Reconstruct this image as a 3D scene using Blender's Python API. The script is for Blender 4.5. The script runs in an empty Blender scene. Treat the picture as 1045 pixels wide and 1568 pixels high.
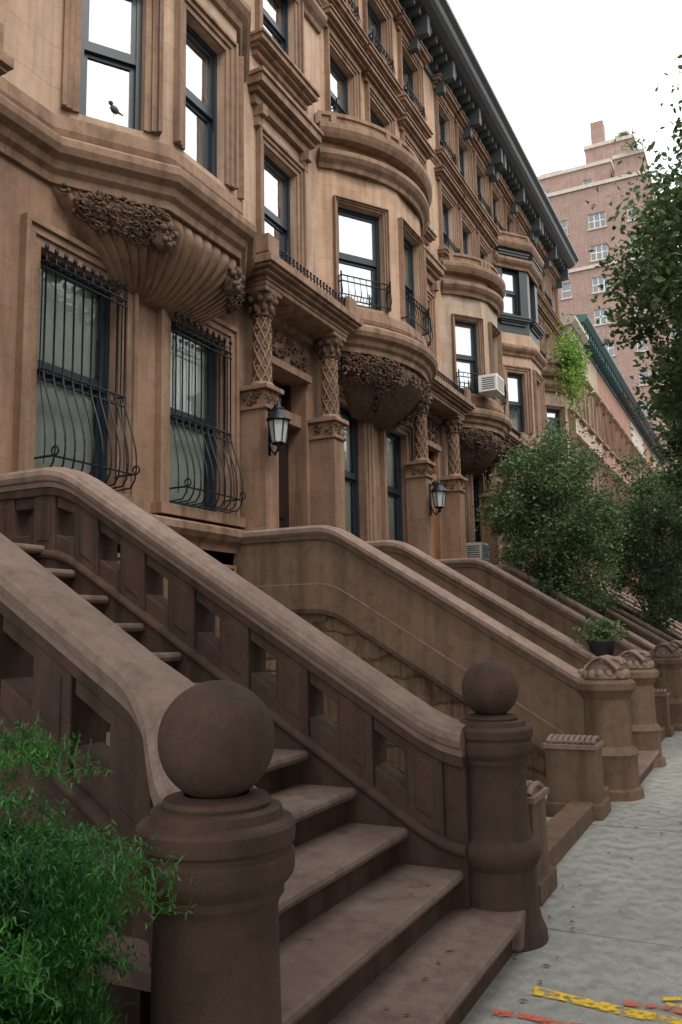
import bpy, math, random
from mathutils import Vector, Matrix, noise
random.seed(7)
S=bpy.context.scene
rad=math.radians
# ------------------------------------------------------------------ materials
MATS={}
def mat_new(name):
    m=bpy.data.materials.new(name); m.use_nodes=True
    nt=m.node_tree; b=nt.nodes["Principled BSDF"]
    return m,nt,b
def N(nt,t,**k):
    n=nt.nodes.new(t)
    for a,v in k.items(): setattr(n,a,v)
    return n
def stone(name,c1,c2,c3,rough=.85,bump=.25,ashlar=False,scale=1.0,grain=.5,rubble=0,streak=.9,chips=.25):
    m,nt,b=mat_new(name); L=nt.links.new
    geo=N(nt,'ShaderNodeNewGeometry')
    n1=N(nt,'ShaderNodeTexNoise'); n1.inputs['Scale'].default_value=1.1*scale; n1.inputs['Detail'].default_value=8; n1.inputs['Roughness'].default_value=.65
    L(geo.outputs['Position'],n1.inputs['Vector'])
    mp=N(nt,'ShaderNodeMapping'); mp.inputs['Scale'].default_value=(5,5,.5)
    L(geo.outputs['Position'],mp.inputs['Vector'])
    n2=N(nt,'ShaderNodeTexNoise'); n2.inputs['Scale'].default_value=1.3*scale; n2.inputs['Detail'].default_value=5
    L(mp.outputs[0],n2.inputs['Vector'])
    n3=N(nt,'ShaderNodeTexNoise'); n3.inputs['Scale'].default_value=110; n3.inputs['Detail'].default_value=3
    L(geo.outputs['Position'],n3.inputs['Vector'])
    n4=N(nt,'ShaderNodeTexNoise'); n4.inputs['Scale'].default_value=9; n4.inputs['Detail'].default_value=7; n4.inputs['Roughness'].default_value=.7
    L(geo.outputs['Position'],n4.inputs['Vector'])
    r1=N(nt,'ShaderNodeValToRGB'); r1.color_ramp.elements[0].position=.35; r1.color_ramp.elements[1].position=.68
    r1.color_ramp.elements[0].color=(*c1,1); r1.color_ramp.elements[1].color=(*c2,1)
    L(n1.outputs[0],r1.inputs[0])
    r2=N(nt,'ShaderNodeValToRGB'); r2.color_ramp.elements[0].position=.46; r2.color_ramp.elements[1].position=.70
    r2.color_ramp.elements[0].color=(0,0,0,1); r2.color_ramp.elements[1].color=(streak,streak,streak,1)
    L(n2.outputs[0],r2.inputs[0])
    mx=N(nt,'ShaderNodeMixRGB'); mx.inputs[2].default_value=(*c3,1)
    L(r2.outputs[0],mx.inputs[0]); L(r1.outputs[0],mx.inputs[1])
    g=N(nt,'ShaderNodeMath',operation='MULTIPLY_ADD'); g.inputs[1].default_value=grain; g.inputs[2].default_value=1-grain*.5
    L(n3.outputs[0],g.inputs[0])
    mg=N(nt,'ShaderNodeMixRGB',blend_type='MULTIPLY'); mg.inputs[0].default_value=1
    L(mx.outputs[0],mg.inputs[1]); L(g.outputs[0],mg.inputs[2])
    r4=N(nt,'ShaderNodeValToRGB'); r4.color_ramp.elements[0].position=.34; r4.color_ramp.elements[1].position=.52
    q=1-chips; r4.color_ramp.elements[0].color=(q,q,q,1); r4.color_ramp.elements[1].color=(1,1,1,1); L(n4.outputs[0],r4.inputs[0])
    m4=N(nt,'ShaderNodeMixRGB',blend_type='MULTIPLY'); m4.inputs[0].default_value=1; L(mg.outputs[0],m4.inputs[1]); L(r4.outputs[0],m4.inputs[2])
    col=m4.outputs[0]
    h0=N(nt,'ShaderNodeMath',operation='MULTIPLY_ADD'); h0.inputs[1].default_value=.5; L(n4.outputs[0],h0.inputs[0]); L(n1.outputs[0],h0.inputs[2])
    h=N(nt,'ShaderNodeMath',operation='MULTIPLY_ADD'); h.inputs[1].default_value=.4
    L(n3.outputs[0],h.inputs[0]); L(h0.outputs[0],h.inputs[2]); hout=h.outputs[0]
    if ashlar or rubble:
        sp=N(nt,'ShaderNodeSeparateXYZ'); L(geo.outputs['Position'],sp.inputs[0])
        ad=N(nt,'ShaderNodeMath',operation='SUBTRACT'); L(sp.outputs[0],ad.inputs[0]); L(sp.outputs[1],ad.inputs[1])
        cb=N(nt,'ShaderNodeCombineXYZ'); L(ad.outputs[0],cb.inputs[0]); L(sp.outputs[2],cb.inputs[1])
    if ashlar:
        bt=N(nt,'ShaderNodeTexBrick'); bt.inputs['Scale'].default_value=1; bt.inputs['Brick Width'].default_value=ashlar[0]; bt.inputs['Row Height'].default_value=ashlar[1]
        bt.inputs['Mortar Size'].default_value=ashlar[2]; bt.inputs['Mortar Smooth'].default_value=.3
        bt.inputs['Color1'].default_value=(1,1,1,1); bt.inputs['Color2'].default_value=(.90,.895,.89,1); bt.inputs['Mortar'].default_value=(.72,.70,.68,1)
        L(cb.outputs[0],bt.inputs['Vector'])
        mb2=N(nt,'ShaderNodeMixRGB',blend_type='MULTIPLY'); mb2.inputs[0].default_value=1
        L(col,mb2.inputs[1]); L(bt.outputs[0],mb2.inputs[2]); col=mb2.outputs[0]
        sb=N(nt,'ShaderNodeMath',operation='SUBTRACT'); L(hout,sb.inputs[0]); L(bt.outputs['Fac'],sb.inputs[1]); hout=sb.outputs[0]
    if rubble:
        mp2=N(nt,'ShaderNodeMapping'); mp2.inputs['Scale'].default_value=(rubble,rubble*2.1,1)
        nd=N(nt,'ShaderNodeTexNoise'); nd.inputs['Scale'].default_value=3.5; nd.inputs['Detail'].default_value=4; L(geo.outputs['Position'],nd.inputs['Vector'])
        va=N(nt,'ShaderNodeVectorMath',operation='MULTIPLY_ADD'); va.inputs[1].default_value=(.25,.25,.0); L(nd.outputs['Color'],va.inputs[0]); L(cb.outputs[0],va.inputs[2])
        L(va.outputs[0],mp2.inputs['Vector'])
        vo=N(nt,'ShaderNodeTexVoronoi'); vo.voronoi_dimensions='2D'; vo.feature='DISTANCE_TO_EDGE'; vo.inputs['Scale'].default_value=1; L(mp2.outputs[0],vo.inputs['Vector'])
        vc=N(nt,'ShaderNodeTexVoronoi'); vc.voronoi_dimensions='2D'; vc.inputs['Scale'].default_value=1; L(mp2.outputs[0],vc.inputs['Vector'])
        vr=N(nt,'ShaderNodeValToRGB'); vr.color_ramp.elements[0].position=.0; vr.color_ramp.elements[1].position=.09; vr.color_ramp.elements[0].color=(.5,.47,.44,1); vr.color_ramp.elements[1].color=(1,1,1,1)
        L(vo.outputs['Distance'],vr.inputs[0])
        hs=N(nt,'ShaderNodeSeparateColor'); L(vc.outputs['Color'],hs.inputs[0])
        hm=N(nt,'ShaderNodeMath',operation='MULTIPLY_ADD'); hm.inputs[1].default_value=.6; hm.inputs[2].default_value=.65; L(hs.outputs[0],hm.inputs[0])
        q1=N(nt,'ShaderNodeMixRGB',blend_type='MULTIPLY'); q1.inputs[0].default_value=1; L(col,q1.inputs[1]); L(hm.outputs[0],q1.inputs[2])
        q2=N(nt,'ShaderNodeMixRGB',blend_type='MULTIPLY'); q2.inputs[0].default_value=1; L(q1.outputs[0],q2.inputs[1]); L(vr.outputs[0],q2.inputs[2]); col=q2.outputs[0]
        hh=N(nt,'ShaderNodeMath',operation='ADD'); L(hout,hh.inputs[0]); L(vr.outputs[0],hh.inputs[1]); hout=hh.outputs[0]
    L(col,b.inputs['Base Color']); b.inputs['Roughness'].default_value=rough
    b.inputs['Specular IOR Level'].default_value=.3
    bp=N(nt,'ShaderNodeBump'); bp.inputs['Strength'].default_value=bump; bp.inputs['Distance'].default_value=.02
    L(hout,bp.inputs['Height']); L(bp.outputs[0],b.inputs['Normal'])
    MATS[name]=m; return m
def plain(name,c,rough=.6,metal=0,var=.25,scale=6,spec=.5,worn=False):
    m,nt,b=mat_new(name); L=nt.links.new
    geo=N(nt,'ShaderNodeNewGeometry')
    n1=N(nt,'ShaderNodeTexNoise'); n1.inputs['Scale'].default_value=scale; n1.inputs['Detail'].default_value=5
    L(geo.outputs['Position'],n1.inputs['Vector'])
    g=N(nt,'ShaderNodeMath',operation='MULTIPLY_ADD'); g.inputs[1].default_value=var*2; g.inputs[2].default_value=1-var
    L(n1.outputs[0],g.inputs[0])
    mg=N(nt,'ShaderNodeMixRGB',blend_type='MULTIPLY'); mg.inputs[0].default_value=1; mg.inputs[1].default_value=(*c,1)
    L(g.outputs[0],mg.inputs[2]); L(mg.outputs[0],b.inputs['Base Color'])
    b.inputs['Roughness'].default_value=rough; b.inputs['Metallic'].default_value=metal; b.inputs['Specular IOR Level'].default_value=spec
    if worn:
        r=N(nt,'ShaderNodeValToRGB'); r.color_ramp.elements[0].position=.34; r.color_ramp.elements[1].position=.56
        L(n1.outputs[0],r.inputs[0]); L(r.outputs[0],b.inputs['Alpha'])
    MATS[name]=m; return m
def leafmat(name,ca,cb,scale=1.5):
    m,nt,b=mat_new(name); L=nt.links.new
    geo=N(nt,'ShaderNodeNewGeometry')
    n1=N(nt,'ShaderNodeTexNoise'); n1.inputs['Scale'].default_value=scale; n1.inputs['Detail'].default_value=3
    L(geo.outputs['Position'],n1.inputs['Vector'])
    ri=geo.outputs['Random Per Island']
    a=N(nt,'ShaderNodeMath',operation='MULTIPLY_ADD'); a.inputs[1].default_value=.45
    L(ri,a.inputs[0]); L(n1.outputs[0],a.inputs[2])
    r=N(nt,'ShaderNodeValToRGB'); r.color_ramp.elements[0].position=.4; r.color_ramp.elements[1].position=1.0
    r.color_ramp.elements[0].color=(*ca,1); r.color_ramp.elements[1].color=(*cb,1)
    L(a.outputs[0],r.inputs[0]); L(r.outputs[0],b.inputs['Base Color']); b.inputs['Roughness'].default_value=.4
    tr=N(nt,'ShaderNodeBsdfTranslucent'); L(r.outputs[0],tr.inputs[0])
    mx=N(nt,'ShaderNodeMixShader'); mx.inputs[0].default_value=.35
    L(b.outputs[0],mx.inputs[1]); L(tr.outputs[0],mx.inputs[2])
    L(mx.outputs[0],nt.nodes['Material Output'].inputs[0])
    MATS[name]=m
def glass(name,fac=.3,tint=(.8,.88,.86)):
    m,nt,b=mat_new(name); L=nt.links.new
    nt.nodes.remove(b)
    t=N(nt,'ShaderNodeBsdfTransparent'); t.inputs[0].default_value=(*tint,1)
    g=N(nt,'ShaderNodeBsdfGlossy'); g.inputs['Roughness'].default_value=.015; g.inputs[0].default_value=(.95,.97,1,1)
    geo=N(nt,'ShaderNodeNewGeometry'); nz=N(nt,'ShaderNodeTexNoise'); nz.inputs['Scale'].default_value=1.4
    L(geo.outputs['Position'],nz.inputs['Vector'])
    bp=N(nt,'ShaderNodeBump'); bp.inputs['Strength'].default_value=.12; bp.inputs['Distance'].default_value=.05
    L(nz.outputs[0],bp.inputs['Height']); L(bp.outputs[0],g.inputs['Normal'])
    fr=N(nt,'ShaderNodeFresnel'); fr.inputs[0].default_value=1.5
    ad=N(nt,'ShaderNodeMath',operation='ADD',use_clamp=True); ad.inputs[1].default_value=fac
    L(fr.outputs[0],ad.inputs[0])
    mx=N(nt,'ShaderNodeMixShader'); L(ad.outputs[0],mx.inputs[0]); L(t.outputs[0],mx.inputs[1]); L(g.outputs[0],mx.inputs[2])
    L(mx.outputs[0],nt.nodes['Material Output'].inputs[0]); MATS[name]=m
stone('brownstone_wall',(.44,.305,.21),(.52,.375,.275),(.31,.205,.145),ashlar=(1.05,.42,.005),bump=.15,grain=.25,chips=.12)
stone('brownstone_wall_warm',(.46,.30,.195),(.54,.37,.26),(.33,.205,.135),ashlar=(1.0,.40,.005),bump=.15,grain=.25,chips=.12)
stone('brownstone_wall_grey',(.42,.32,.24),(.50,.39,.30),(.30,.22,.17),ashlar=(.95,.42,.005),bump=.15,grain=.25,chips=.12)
stone('brownstone_lower',(.26,.157,.102),(.34,.212,.145),(.17,.10,.066),ashlar=(1.05,.44,.004),bump=.18,grain=.3,chips=.18)  # wall stone darkened below the belt: lower storey's shade put into the colour
stone('brownstone_trim',(.235,.145,.094),(.32,.205,.14),(.14,.087,.060),bump=.2,grain=.3)
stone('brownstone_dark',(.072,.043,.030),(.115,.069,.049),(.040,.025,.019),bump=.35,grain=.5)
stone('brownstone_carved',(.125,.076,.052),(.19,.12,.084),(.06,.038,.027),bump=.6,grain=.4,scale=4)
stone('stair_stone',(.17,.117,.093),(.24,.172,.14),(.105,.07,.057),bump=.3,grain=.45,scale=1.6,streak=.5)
stone('stucco_tan',(.15,.096,.062),(.20,.13,.086),(.11,.07,.046),bump=.25,grain=.3)
stone('coping_stone',(.21,.147,.115),(.275,.198,.158),(.145,.099,.078),bump=.3,grain=.4,scale=1.8,streak=.5)
stone('rubble_stone',(.15,.095,.06),(.23,.152,.097),(.09,.057,.038),bump=1.0,grain=.5,scale=3,rubble=1.5)
stone('red_brick',(.30,.12,.08),(.38,.17,.12),(.22,.09,.06),ashlar=(.22,.075,.01),bump=.2)
stone('red_brownstone',(.34,.18,.135),(.42,.25,.19),(.28,.15,.11),ashlar=(.9,.4,.006),bump=.15)
stone('pale_render',(.5,.44,.38),(.56,.5,.44),(.42,.36,.3),bump=.15,grain=.2)
stone('tower_brick',(.33,.225,.185),(.40,.28,.235),(.28,.19,.16),ashlar=(.5,.18,.02),bump=.1,grain=.2)  # brick lightened: distance haze put into its colour
stone('concrete_walk',(.30,.30,.27),(.41,.405,.37),(.235,.23,.205),bump=.35,grain=.6,scale=1.4)
stone('concrete_dark',(.2,.19,.165),(.28,.265,.24),(.15,.14,.125),bump=.35,grain=.5)
stone('asphalt',(.045,.045,.047),(.06,.06,.062),(.035,.035,.036),bump=.4,grain=.6)
stone('soil',(.03,.022,.017),(.05,.035,.027),(.02,.015,.012),bump=.6)
plain('painted_cornice',(.062,.070,.074),.5)
plain('metal_cladding',(.025,.032,.034),.45)
plain('teal_cornice',(.04,.11,.11),.55)
plain('sash_paint',(.016,.026,.036),.35,var=.3)
plain('wrought_iron',(.012,.015,.02),.45,metal=.3)
plain('door_wood',(.02,.013,.011),.4)
plain('door_varnish',(.30,.10,.035),.35)
plain('curtain_cloth',(.8,.84,.79),.9,var=.12)
plain('blind_white',(.7,.7,.68),.8,var=.05)
plain('interior_dark',(.035,.03,.027),.9)
plain('roof_tar',(.06,.06,.06),.9)
plain('white_paint',(.7,.7,.68),.5,var=.1)
plain('lantern_glass',(.5,.53,.5),.15,var=.1)
plain('bark',(.09,.07,.055),.9,var=.5,scale=15)
plain('yellow_paint',(.80,.52,.03),.8,var=.2,scale=28,worn=True)
plain('red_spray',(.62,.13,.07),.8,var=.2,scale=28,worn=True)
plain('pot_dark',(.03,.035,.035),.5)
plain('dead_leaf',(.26,.11,.035),.8)
leafmat('leaf_dark',(.012,.035,.01),(.07,.13,.035))
leafmat('leaf_mid',(.022,.055,.016),(.15,.23,.09))
leafmat('leaf_bright',(.05,.13,.015),(.28,.45,.07),3)
leafmat('leaf_fern',(.010,.07,.02),(.10,.33,.06),4)
glass('window_glass',.42); glass('window_glass_low',.02,(.95,.98,.96)); glass('window_glass_tower',.12,(.7,.75,.78))
# ------------------------------------------------------------------ mesh builder
class MB:
    def __init__(s): s.v=[];s.f=[];s.sm=[]
    def add(s,vs,fs,smooth=False):
        o=len(s.v); s.v+= [tuple(p) for p in vs]
        s.f+=[tuple(i+o for i in f) for f in fs]; s.sm+=[smooth]*len(fs)
    def quad(s,a,b,c,d): s.add([a,b,c,d],[(0,1,2,3)])
    def hexa(s,p):
        s.add(p,[(3,2,1,0),(4,5,6,7),(0,1,5,4),(1,2,6,5),(2,3,7,6),(3,0,4,7)])
    def box(s,x0,x1,y0,y1,z0,z1):
        s.hexa([(x0,y0,z0),(x1,y0,z0),(x1,y1,z0),(x0,y1,z0),(x0,y0,z1),(x1,y0,z1),(x1,y1,z1),(x0,y1,z1)])
    def fbox(s,fr,u0,u1,d0,d1,z0,z1):
        P=fr.P
        s.hexa([P(u0,d1,z0),P(u1,d1,z0),P(u1,d0,z0),P(u0,d0,z0),P(u0,d1,z1),P(u1,d1,z1),P(u1,d0,z1),P(u0,d0,z1)])
    def sweep(s,path,prof,closed=False):
        n=len(path); T=[]
        for i in range(n-1):
            a,b=path[i],path[i+1]; l=math.hypot(b[0]-a[0],b[1]-a[1]) or 1e-6; T.append(((b[0]-a[0])/l,(b[1]-a[1])/l))
        vs=[];k=len(prof)
        for i in range(n):
            if i==0: t=T[0];m=(t[1],-t[0])
            elif i==n-1: t=T[-1];m=(t[1],-t[0])
            else:
                n1=(T[i-1][1],-T[i-1][0]);n2=(T[i][1],-T[i][0]); dd=1+n1[0]*n2[0]+n1[1]*n2[1]; dd=max(dd,.35)
                m=((n1[0]+n2[0])/dd,(n1[1]+n2[1])/dd)
            for d,z in prof: vs.append((path[i][0]+m[0]*d,path[i][1]+m[1]*d,z))
        fs=[]
        for i in range(n-1):
            for j in range(k):
                j2=(j+1)%k; fs.append((i*k+j,(i+1)*k+j,(i+1)*k+j2,i*k+j2))
        fs.append(tuple(range(k))); fs.append(tuple((n-1)*k+j for j in reversed(range(k))))
        s.add(vs,fs)
    def sweep3(s,path,prof,smooth=False):
        n=len(path);k=len(prof);vs=[]
        for i in range(n):
            a=path[max(i-1,0)];b=path[min(i+1,n-1)]
            dx,dy=b[0]-a[0],b[1]-a[1];l=math.hypot(dx,dy) or 1; sx,sy=dy/l,-dx/l
            for q,w in prof: vs.append((path[i][0]+sx*q,path[i][1]+sy*q,path[i][2]+w))
        fs=[(i*k+j,(i+1)*k+j,(i+1)*k+(j+1)%k,i*k+(j+1)%k) for i in range(n-1) for j in range(k)]
        fs.append(tuple(range(k)));fs.append(tuple((n-1)*k+j for j in reversed(range(k))))
        s.add(vs,fs,smooth)
    def lathe(s,c,prof,n=32,mod=None,smooth=True):
        vs=[];k=len(prof)
        for i in range(n):
            a=2*math.pi*i/n
            for r,z in prof:
                rr=r+(mod(a,z) if mod else 0)
                vs.append((c[0]+rr*math.cos(a),c[1]+rr*math.sin(a),c[2]+z))
        fs=[(i*k+j,((i+1)%n)*k+j,((i+1)%n)*k+j+1,i*k+j+1) for i in range(n) for j in range(k-1)]
        s.add(vs,fs,smooth)
    def tube(s,pts,r,n=6,r2=None,smooth=True):
        vs=[];m=len(pts)
        for i in range(m):
            a=Vector(pts[max(i-1,0)]);b=Vector(pts[min(i+1,m-1)]);t=(b-a).normalized() if (b-a).length>0 else Vector((0,0,1))
            u=t.cross(Vector((0,0,1)))
            if u.length<.05: u=t.cross(Vector((1,0,0)))
            u.normalize();w=t.cross(u)
            rr=r if r2 is None else r+(r2-r)*i/(m-1)
            for j in range(n):
                an=2*math.pi*j/n; p=Vector(pts[i])+u*math.cos(an)*rr+w*math.sin(an)*rr; vs.append(tuple(p))
        fs=[(i*n+j,i*n+(j+1)%n,(i+1)*n+(j+1)%n,(i+1)*n+j) for i in range(m-1) for j in range(n)]
        fs.append(tuple(range(n)));fs.append(tuple((m-1)*n+j for j in reversed(range(n))))
        s.add(vs,fs,smooth)
    def blob(s,c,sc,seg=8,ring=6,amp=.15):
        vs=[];sd=random.random()*50
        for i in range(ring+1):
            th=math.pi*i/ring
            for j in range(seg):
                ph=2*math.pi*j/seg; d=Vector((math.sin(th)*math.cos(ph),math.sin(th)*math.sin(ph),math.cos(th)))
                k=1+amp*noise.noise(d*2.2+Vector((sd,0,0)))*2
                vs.append((c[0]+d.x*sc[0]*k,c[1]+d.y*sc[1]*k,c[2]+d.z*sc[2]*k))
        fs=[(i*seg+j,i*seg+(j+1)%seg,(i+1)*seg+(j+1)%seg,(i+1)*seg+j) for i in range(ring) for j in range(seg)]
        s.add(vs,fs,True)
    def obj(s,name,mat,parent=None,bevel=0,sharp=False):
        me=bpy.data.meshes.new(name); me.from_pydata(s.v,[],s.f); me.validate()
        if len(me.polygons)==len(s.sm): me.polygons.foreach_set('use_smooth',s.sm)
        me.materials.append(MATS[mat]); me.update()
        if sharp:
            try: me.set_sharp_from_angle(angle=rad(32))
            except Exception: pass
        o=bpy.data.objects.new(name,me); bpy.context.collection.objects.link(o)
        if parent: o.parent=parent
        if bevel:
            b=o.modifiers.new('bevel','BEVEL'); b.width=bevel; b.segments=2; b.limit_method='ANGLE'; b.angle_limit=rad(35)
        return o
class Fr:
    def __init__(s,o,t=(1,0)):
        l=math.hypot(*t); s.o=o; s.t=(t[0]/l,t[1]/l); s.n=(s.t[1],-s.t[0])
    def P(s,u,d,z): return (s.o[0]+s.t[0]*u+s.n[0]*d,s.o[1]+s.t[1]*u+s.n[1]*d,z)
def empty(name,loc=(0,0,0)):
    e=bpy.data.objects.new(name,None); bpy.context.collection.objects.link(e); e.empty_display_size=.3; return e
class Group:
    def __init__(s,name): s.name=name; s.parts={}
    def __call__(s,part,mat):
        return s.parts.setdefault((part,mat),MB())
    def build(s,bev={}):
        e=empty(s.name)
        for (p,m),mb in s.parts.items():
            if mb.v: mb.obj(p,m,e,bev.get(p,0),sharp=(p=='pier'))
        return e
# ------------------------------------------------------------------ facade parts
def wall(mb,p0,p1,z0,z1,ops=(),depth=.22,rv=None):
    L=math.hypot(p1[0]-p0[0],p1[1]-p0[1]); fr=Fr(p0,(p1[0]-p0[0],p1[1]-p0[1]))
    us=sorted({0,L,*[o[0] for o in ops],*[o[1] for o in ops]}); zs=sorted({z0,z1,*[o[2] for o in ops],*[o[3] for o in ops]})
    for i in range(len(us)-1):
        for j in range(len(zs)-1):
            uc=(us[i]+us[i+1])/2;zc=(zs[j]+zs[j+1])/2
            if any(o[0]<uc<o[1] and o[2]<zc<o[3] for o in ops): continue
            mb.quad(fr.P(us[i],0,zs[j]),fr.P(us[i+1],0,zs[j]),fr.P(us[i+1],0,zs[j+1]),fr.P(us[i],0,zs[j+1]))
    for o in ops:
        d=-(o[4] if len(o)>4 else depth); a,b,c,e=o[:4]; q=rv or mb
        q.quad(fr.P(a,0,c),fr.P(a,0,e),fr.P(a,d,e),fr.P(a,d,c))
        q.quad(fr.P(b,0,e),fr.P(b,0,c),fr.P(b,d,c),fr.P(b,d,e))
        q.quad(fr.P(a,0,e),fr.P(b,0,e),fr.P(b,d,e),fr.P(a,d,e))
        q.quad(fr.P(b,0,c),fr.P(a,0,c),fr.P(a,d,c),fr.P(b,d,c))
    return fr
def window(G,fr,uc,w,z0,z1,low=False,shade=None,arch=.17,sash='sash_paint',sill=True,curtain=True,split=.5):
    a,b=uc-w/2,uc+w/2; T=G('window_trim','brownstone_trim')
    if arch:
        k=arch
        for (q0,q1,d) in ((0,k*.4,.03),(k*.4,k*.75,.055),(k*.75,k,.085)):
            T.fbox(fr,a-q1,a-q0,0,d,z0,z1+q0); T.fbox(fr,b+q0,b+q1,0,d,z0,z1+q0); T.fbox(fr,a-q1,b+q1,0,d,z1+q0,z1+q1)
    if sill: T.fbox(fr,a-arch-.05,b+arch+.05,-.12,.14,z0-.12,z0-.002)
    W=G('window_sashes',sash); f=.055
    zm=z0+(z1-z0)*split
    W.fbox(fr,a,a+f,-.2,-.10,z0,z1); W.fbox(fr,b-f,b,-.2,-.10,z0,z1); W.fbox(fr,a+f,b-f,-.2,-.10,z1-f,z1); W.fbox(fr,a+f,b-f,-.2,-.10,z0,z0+f)
    g=.045
    W.fbox(fr,a+f,b-f,-.165,-.115,zm-.03,zm+.03)
    for (za,zb,d) in ((zm+.03,z1-f,-.14),(z0+f,zm-.03,-.175)):
        W.fbox(fr,a+f,a+f+g,d-.02,d+.02,za,zb); W.fbox(fr,b-f-g,b-f,d-.02,d+.02,za,zb)
        W.fbox(fr,a+f+g,b-f-g,d-.02,d+.02,zb-g,zb); W.fbox(fr,a+f+g,b-f-g,d-.02,d+.02,za,za+g)
        Gl=G('window_glass','window_glass_low' if low else 'window_glass')
        Gl.quad(fr.P(a+f+g,d,za+g),fr.P(b-f-g,d,za+g),fr.P(b-f-g,d,zb-g),fr.P(a+f+g,d,zb-g))
    if curtain:
        C=G('curtains','curtain_cloth'); n=44; vs=[];fs=[]
        ph=random.random()*6; cd=-.215 if low else -.27
        for i in range(n+1):
            u=a+.02+(b-a-.04)*i/n; d=cd+.012*math.sin(i*1.05+ph)+.008*math.sin(i*.37+ph)
            vs.append(fr.P(u,d,z0)); vs.append(fr.P(u,d,z1))
        fs=[(2*i,2*i+2,2*i+3,2*i+1) for i in range(n)]; C.add(vs,fs,True)
    if shade:
        B=G('roller_blinds','blind_white'); zs=z1-(z1-z0)*shade; B.fbox(fr,a+.03,b-.03,-.215,-.205,zs,z1-.02)
def hood(G,fr,uc,w,z,mat='brownstone_trim',h=.3,dep=.24,part='window_hoods'):
    T=G(part,mat); a,b=uc-w/2,uc+w/2
    T.fbox(fr,a,b,0,dep*.35,z,z+h*.35); T.fbox(fr,a-.04,b+.04,0,dep*.65,z+h*.35,z+h*.55); T.fbox(fr,a-.08,b+.08,0,dep,z+h*.55,z+h*.85); T.fbox(fr,a-.1,b+.1,0,dep+.03,z+h*.85,z+h)
def consoles(G,fr,uc,w,z,h=.28,mat='brownstone_trim'):
    T=G('console_brackets',mat)
    for s in (-1,1):
        u=uc+s*(w/2-.08); T.fbox(fr,u-.06,u+.06,0,.16,z-h*.5,z); T.fbox(fr,u-.05,u+.05,0,.09,z-h,z-h*.5)
BELT=[(0,5.74),(.04,5.74),(.05,5.82),(.10,5.86),(.12,5.93),(.19,5.97),(.22,6.03),(.22,6.10),(.18,6.14),(.07,6.20),(0,6.22)]
def dz(p,k): return [(a,b+k) for a,b in p]
SM=[(0,0),(.05,0),(.07,.07),(.13,.12),(.17,.18),(.17,.25),(.12,.28),(0,.30)]
def arc_pts(c,hw,pr,W,n=28,a0=None,a1=None):
    R=(hw*hw+pr*pr)/(2*pr); tm=math.asin(hw/R); cy=W-pr+R
    a0=-tm if a0 is None else a0; a1=tm if a1 is None else a1
    return [(c+R*math.sin(a0+(a1-a0)*i/n),cy-R*math.cos(a0+(a1-a0)*i/n)) for i in range(n+1)],R,tm,cy
def bay_segments(kind,c,hw,pr,W):
    if kind=='angled':
        f=hw*.4
        p=[(c-hw,W),(c-f,W-pr),(c+f,W-pr),(c+hw,W)]
        return [(p[0],p[1],1),(p[1],p[2],1),(p[2],p[3],1)],p
    pts,R,tm,cy=arc_pts(c,hw,pr,W)
    ha=.27 if hw>1.5 else .25; cs=[-tm*.64,0,tm*.64]; segs=[];ang=-tm
    P=lambda a:(c+R*math.sin(a),cy-R*math.cos(a))
    if hw>1.5: ha=.225
    for k in cs:
        a=k-ha; m=max(1,int((a-ang)/.07))
        for i in range(m): segs.append((P(ang+(a-ang)*i/m),P(ang+(a-ang)*(i+1)/m),0))
        segs.append((P(k-ha),P(k+ha),1)); ang=k+ha
    m=3
    for i in range(m): segs.append((P(ang+(tm-ang)*i/m),P(ang+(tm-ang)*(i+1)/m),0))
    return segs,pts
def balconette(G,fr,uc,w,z,h=.42,out=.3,mat='wrought_iron',belly=0):
    I=G('iron_balconettes',mat); a,b=uc-w/2,uc+w/2; n=max(5,int(w/.11))
    cor=[fr.P(a,0,z+h),fr.P(a,out,z+h),fr.P(b,out,z+h),fr.P(b,0,z+h)]
    for zz in (z+.04,z+h-.09,z+h): 
        c2=[(p[0],p[1],zz) for p in cor]
        for i in range(3): I.tube([c2[i],c2[i+1]],.011,5)
    for i in range(n+1):
        u=a+(b-a)*i/n; I.tube([fr.P(u,out,z+.04),fr.P(u,out+.04,z+h*.35),fr.P(u,out,z+h)],.008,4)
    for s in (a,b):
        for k in range(3): I.tube([fr.P(s,out*k/3+.03,z+.04),fr.P(s,out*k/3+.03,z+h)],.008,4)
        I.tube([fr.P(s,out,z),fr.P(s,out,z+h+.06)],.014,5)
def scrollwork(mb,P,w,h,n=26,dep=.06,seed=1):
    rr=random.Random(seed)
    for i in range(n):
        u=rr.uniform(-w/2,w/2); z=rr.uniform(h*.12,h*.88); r=rr.uniform(.25,.5)*min(h,.32)*.55; sg=rr.choice((-1,1)); a0=rr.uniform(0,6)
        pts=[]
        for k in range(13):
            t=k/12; a=a0+sg*t*5.5; q=r*(1-t*.85); pts.append(P(u+q*math.cos(a),dep*(.35+.5*t),z+q*math.sin(a)))
        mb.tube(pts,r*.22,5,r*.12)
        for k in range(3):
            a=rr.uniform(0,6.3); c=P(u+r*1.1*math.cos(a),dep*.3,z+r*1.1*math.sin(a)); mb.blob(c,(r*.42,r*.42,r*.3),6,4,.3)
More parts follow.
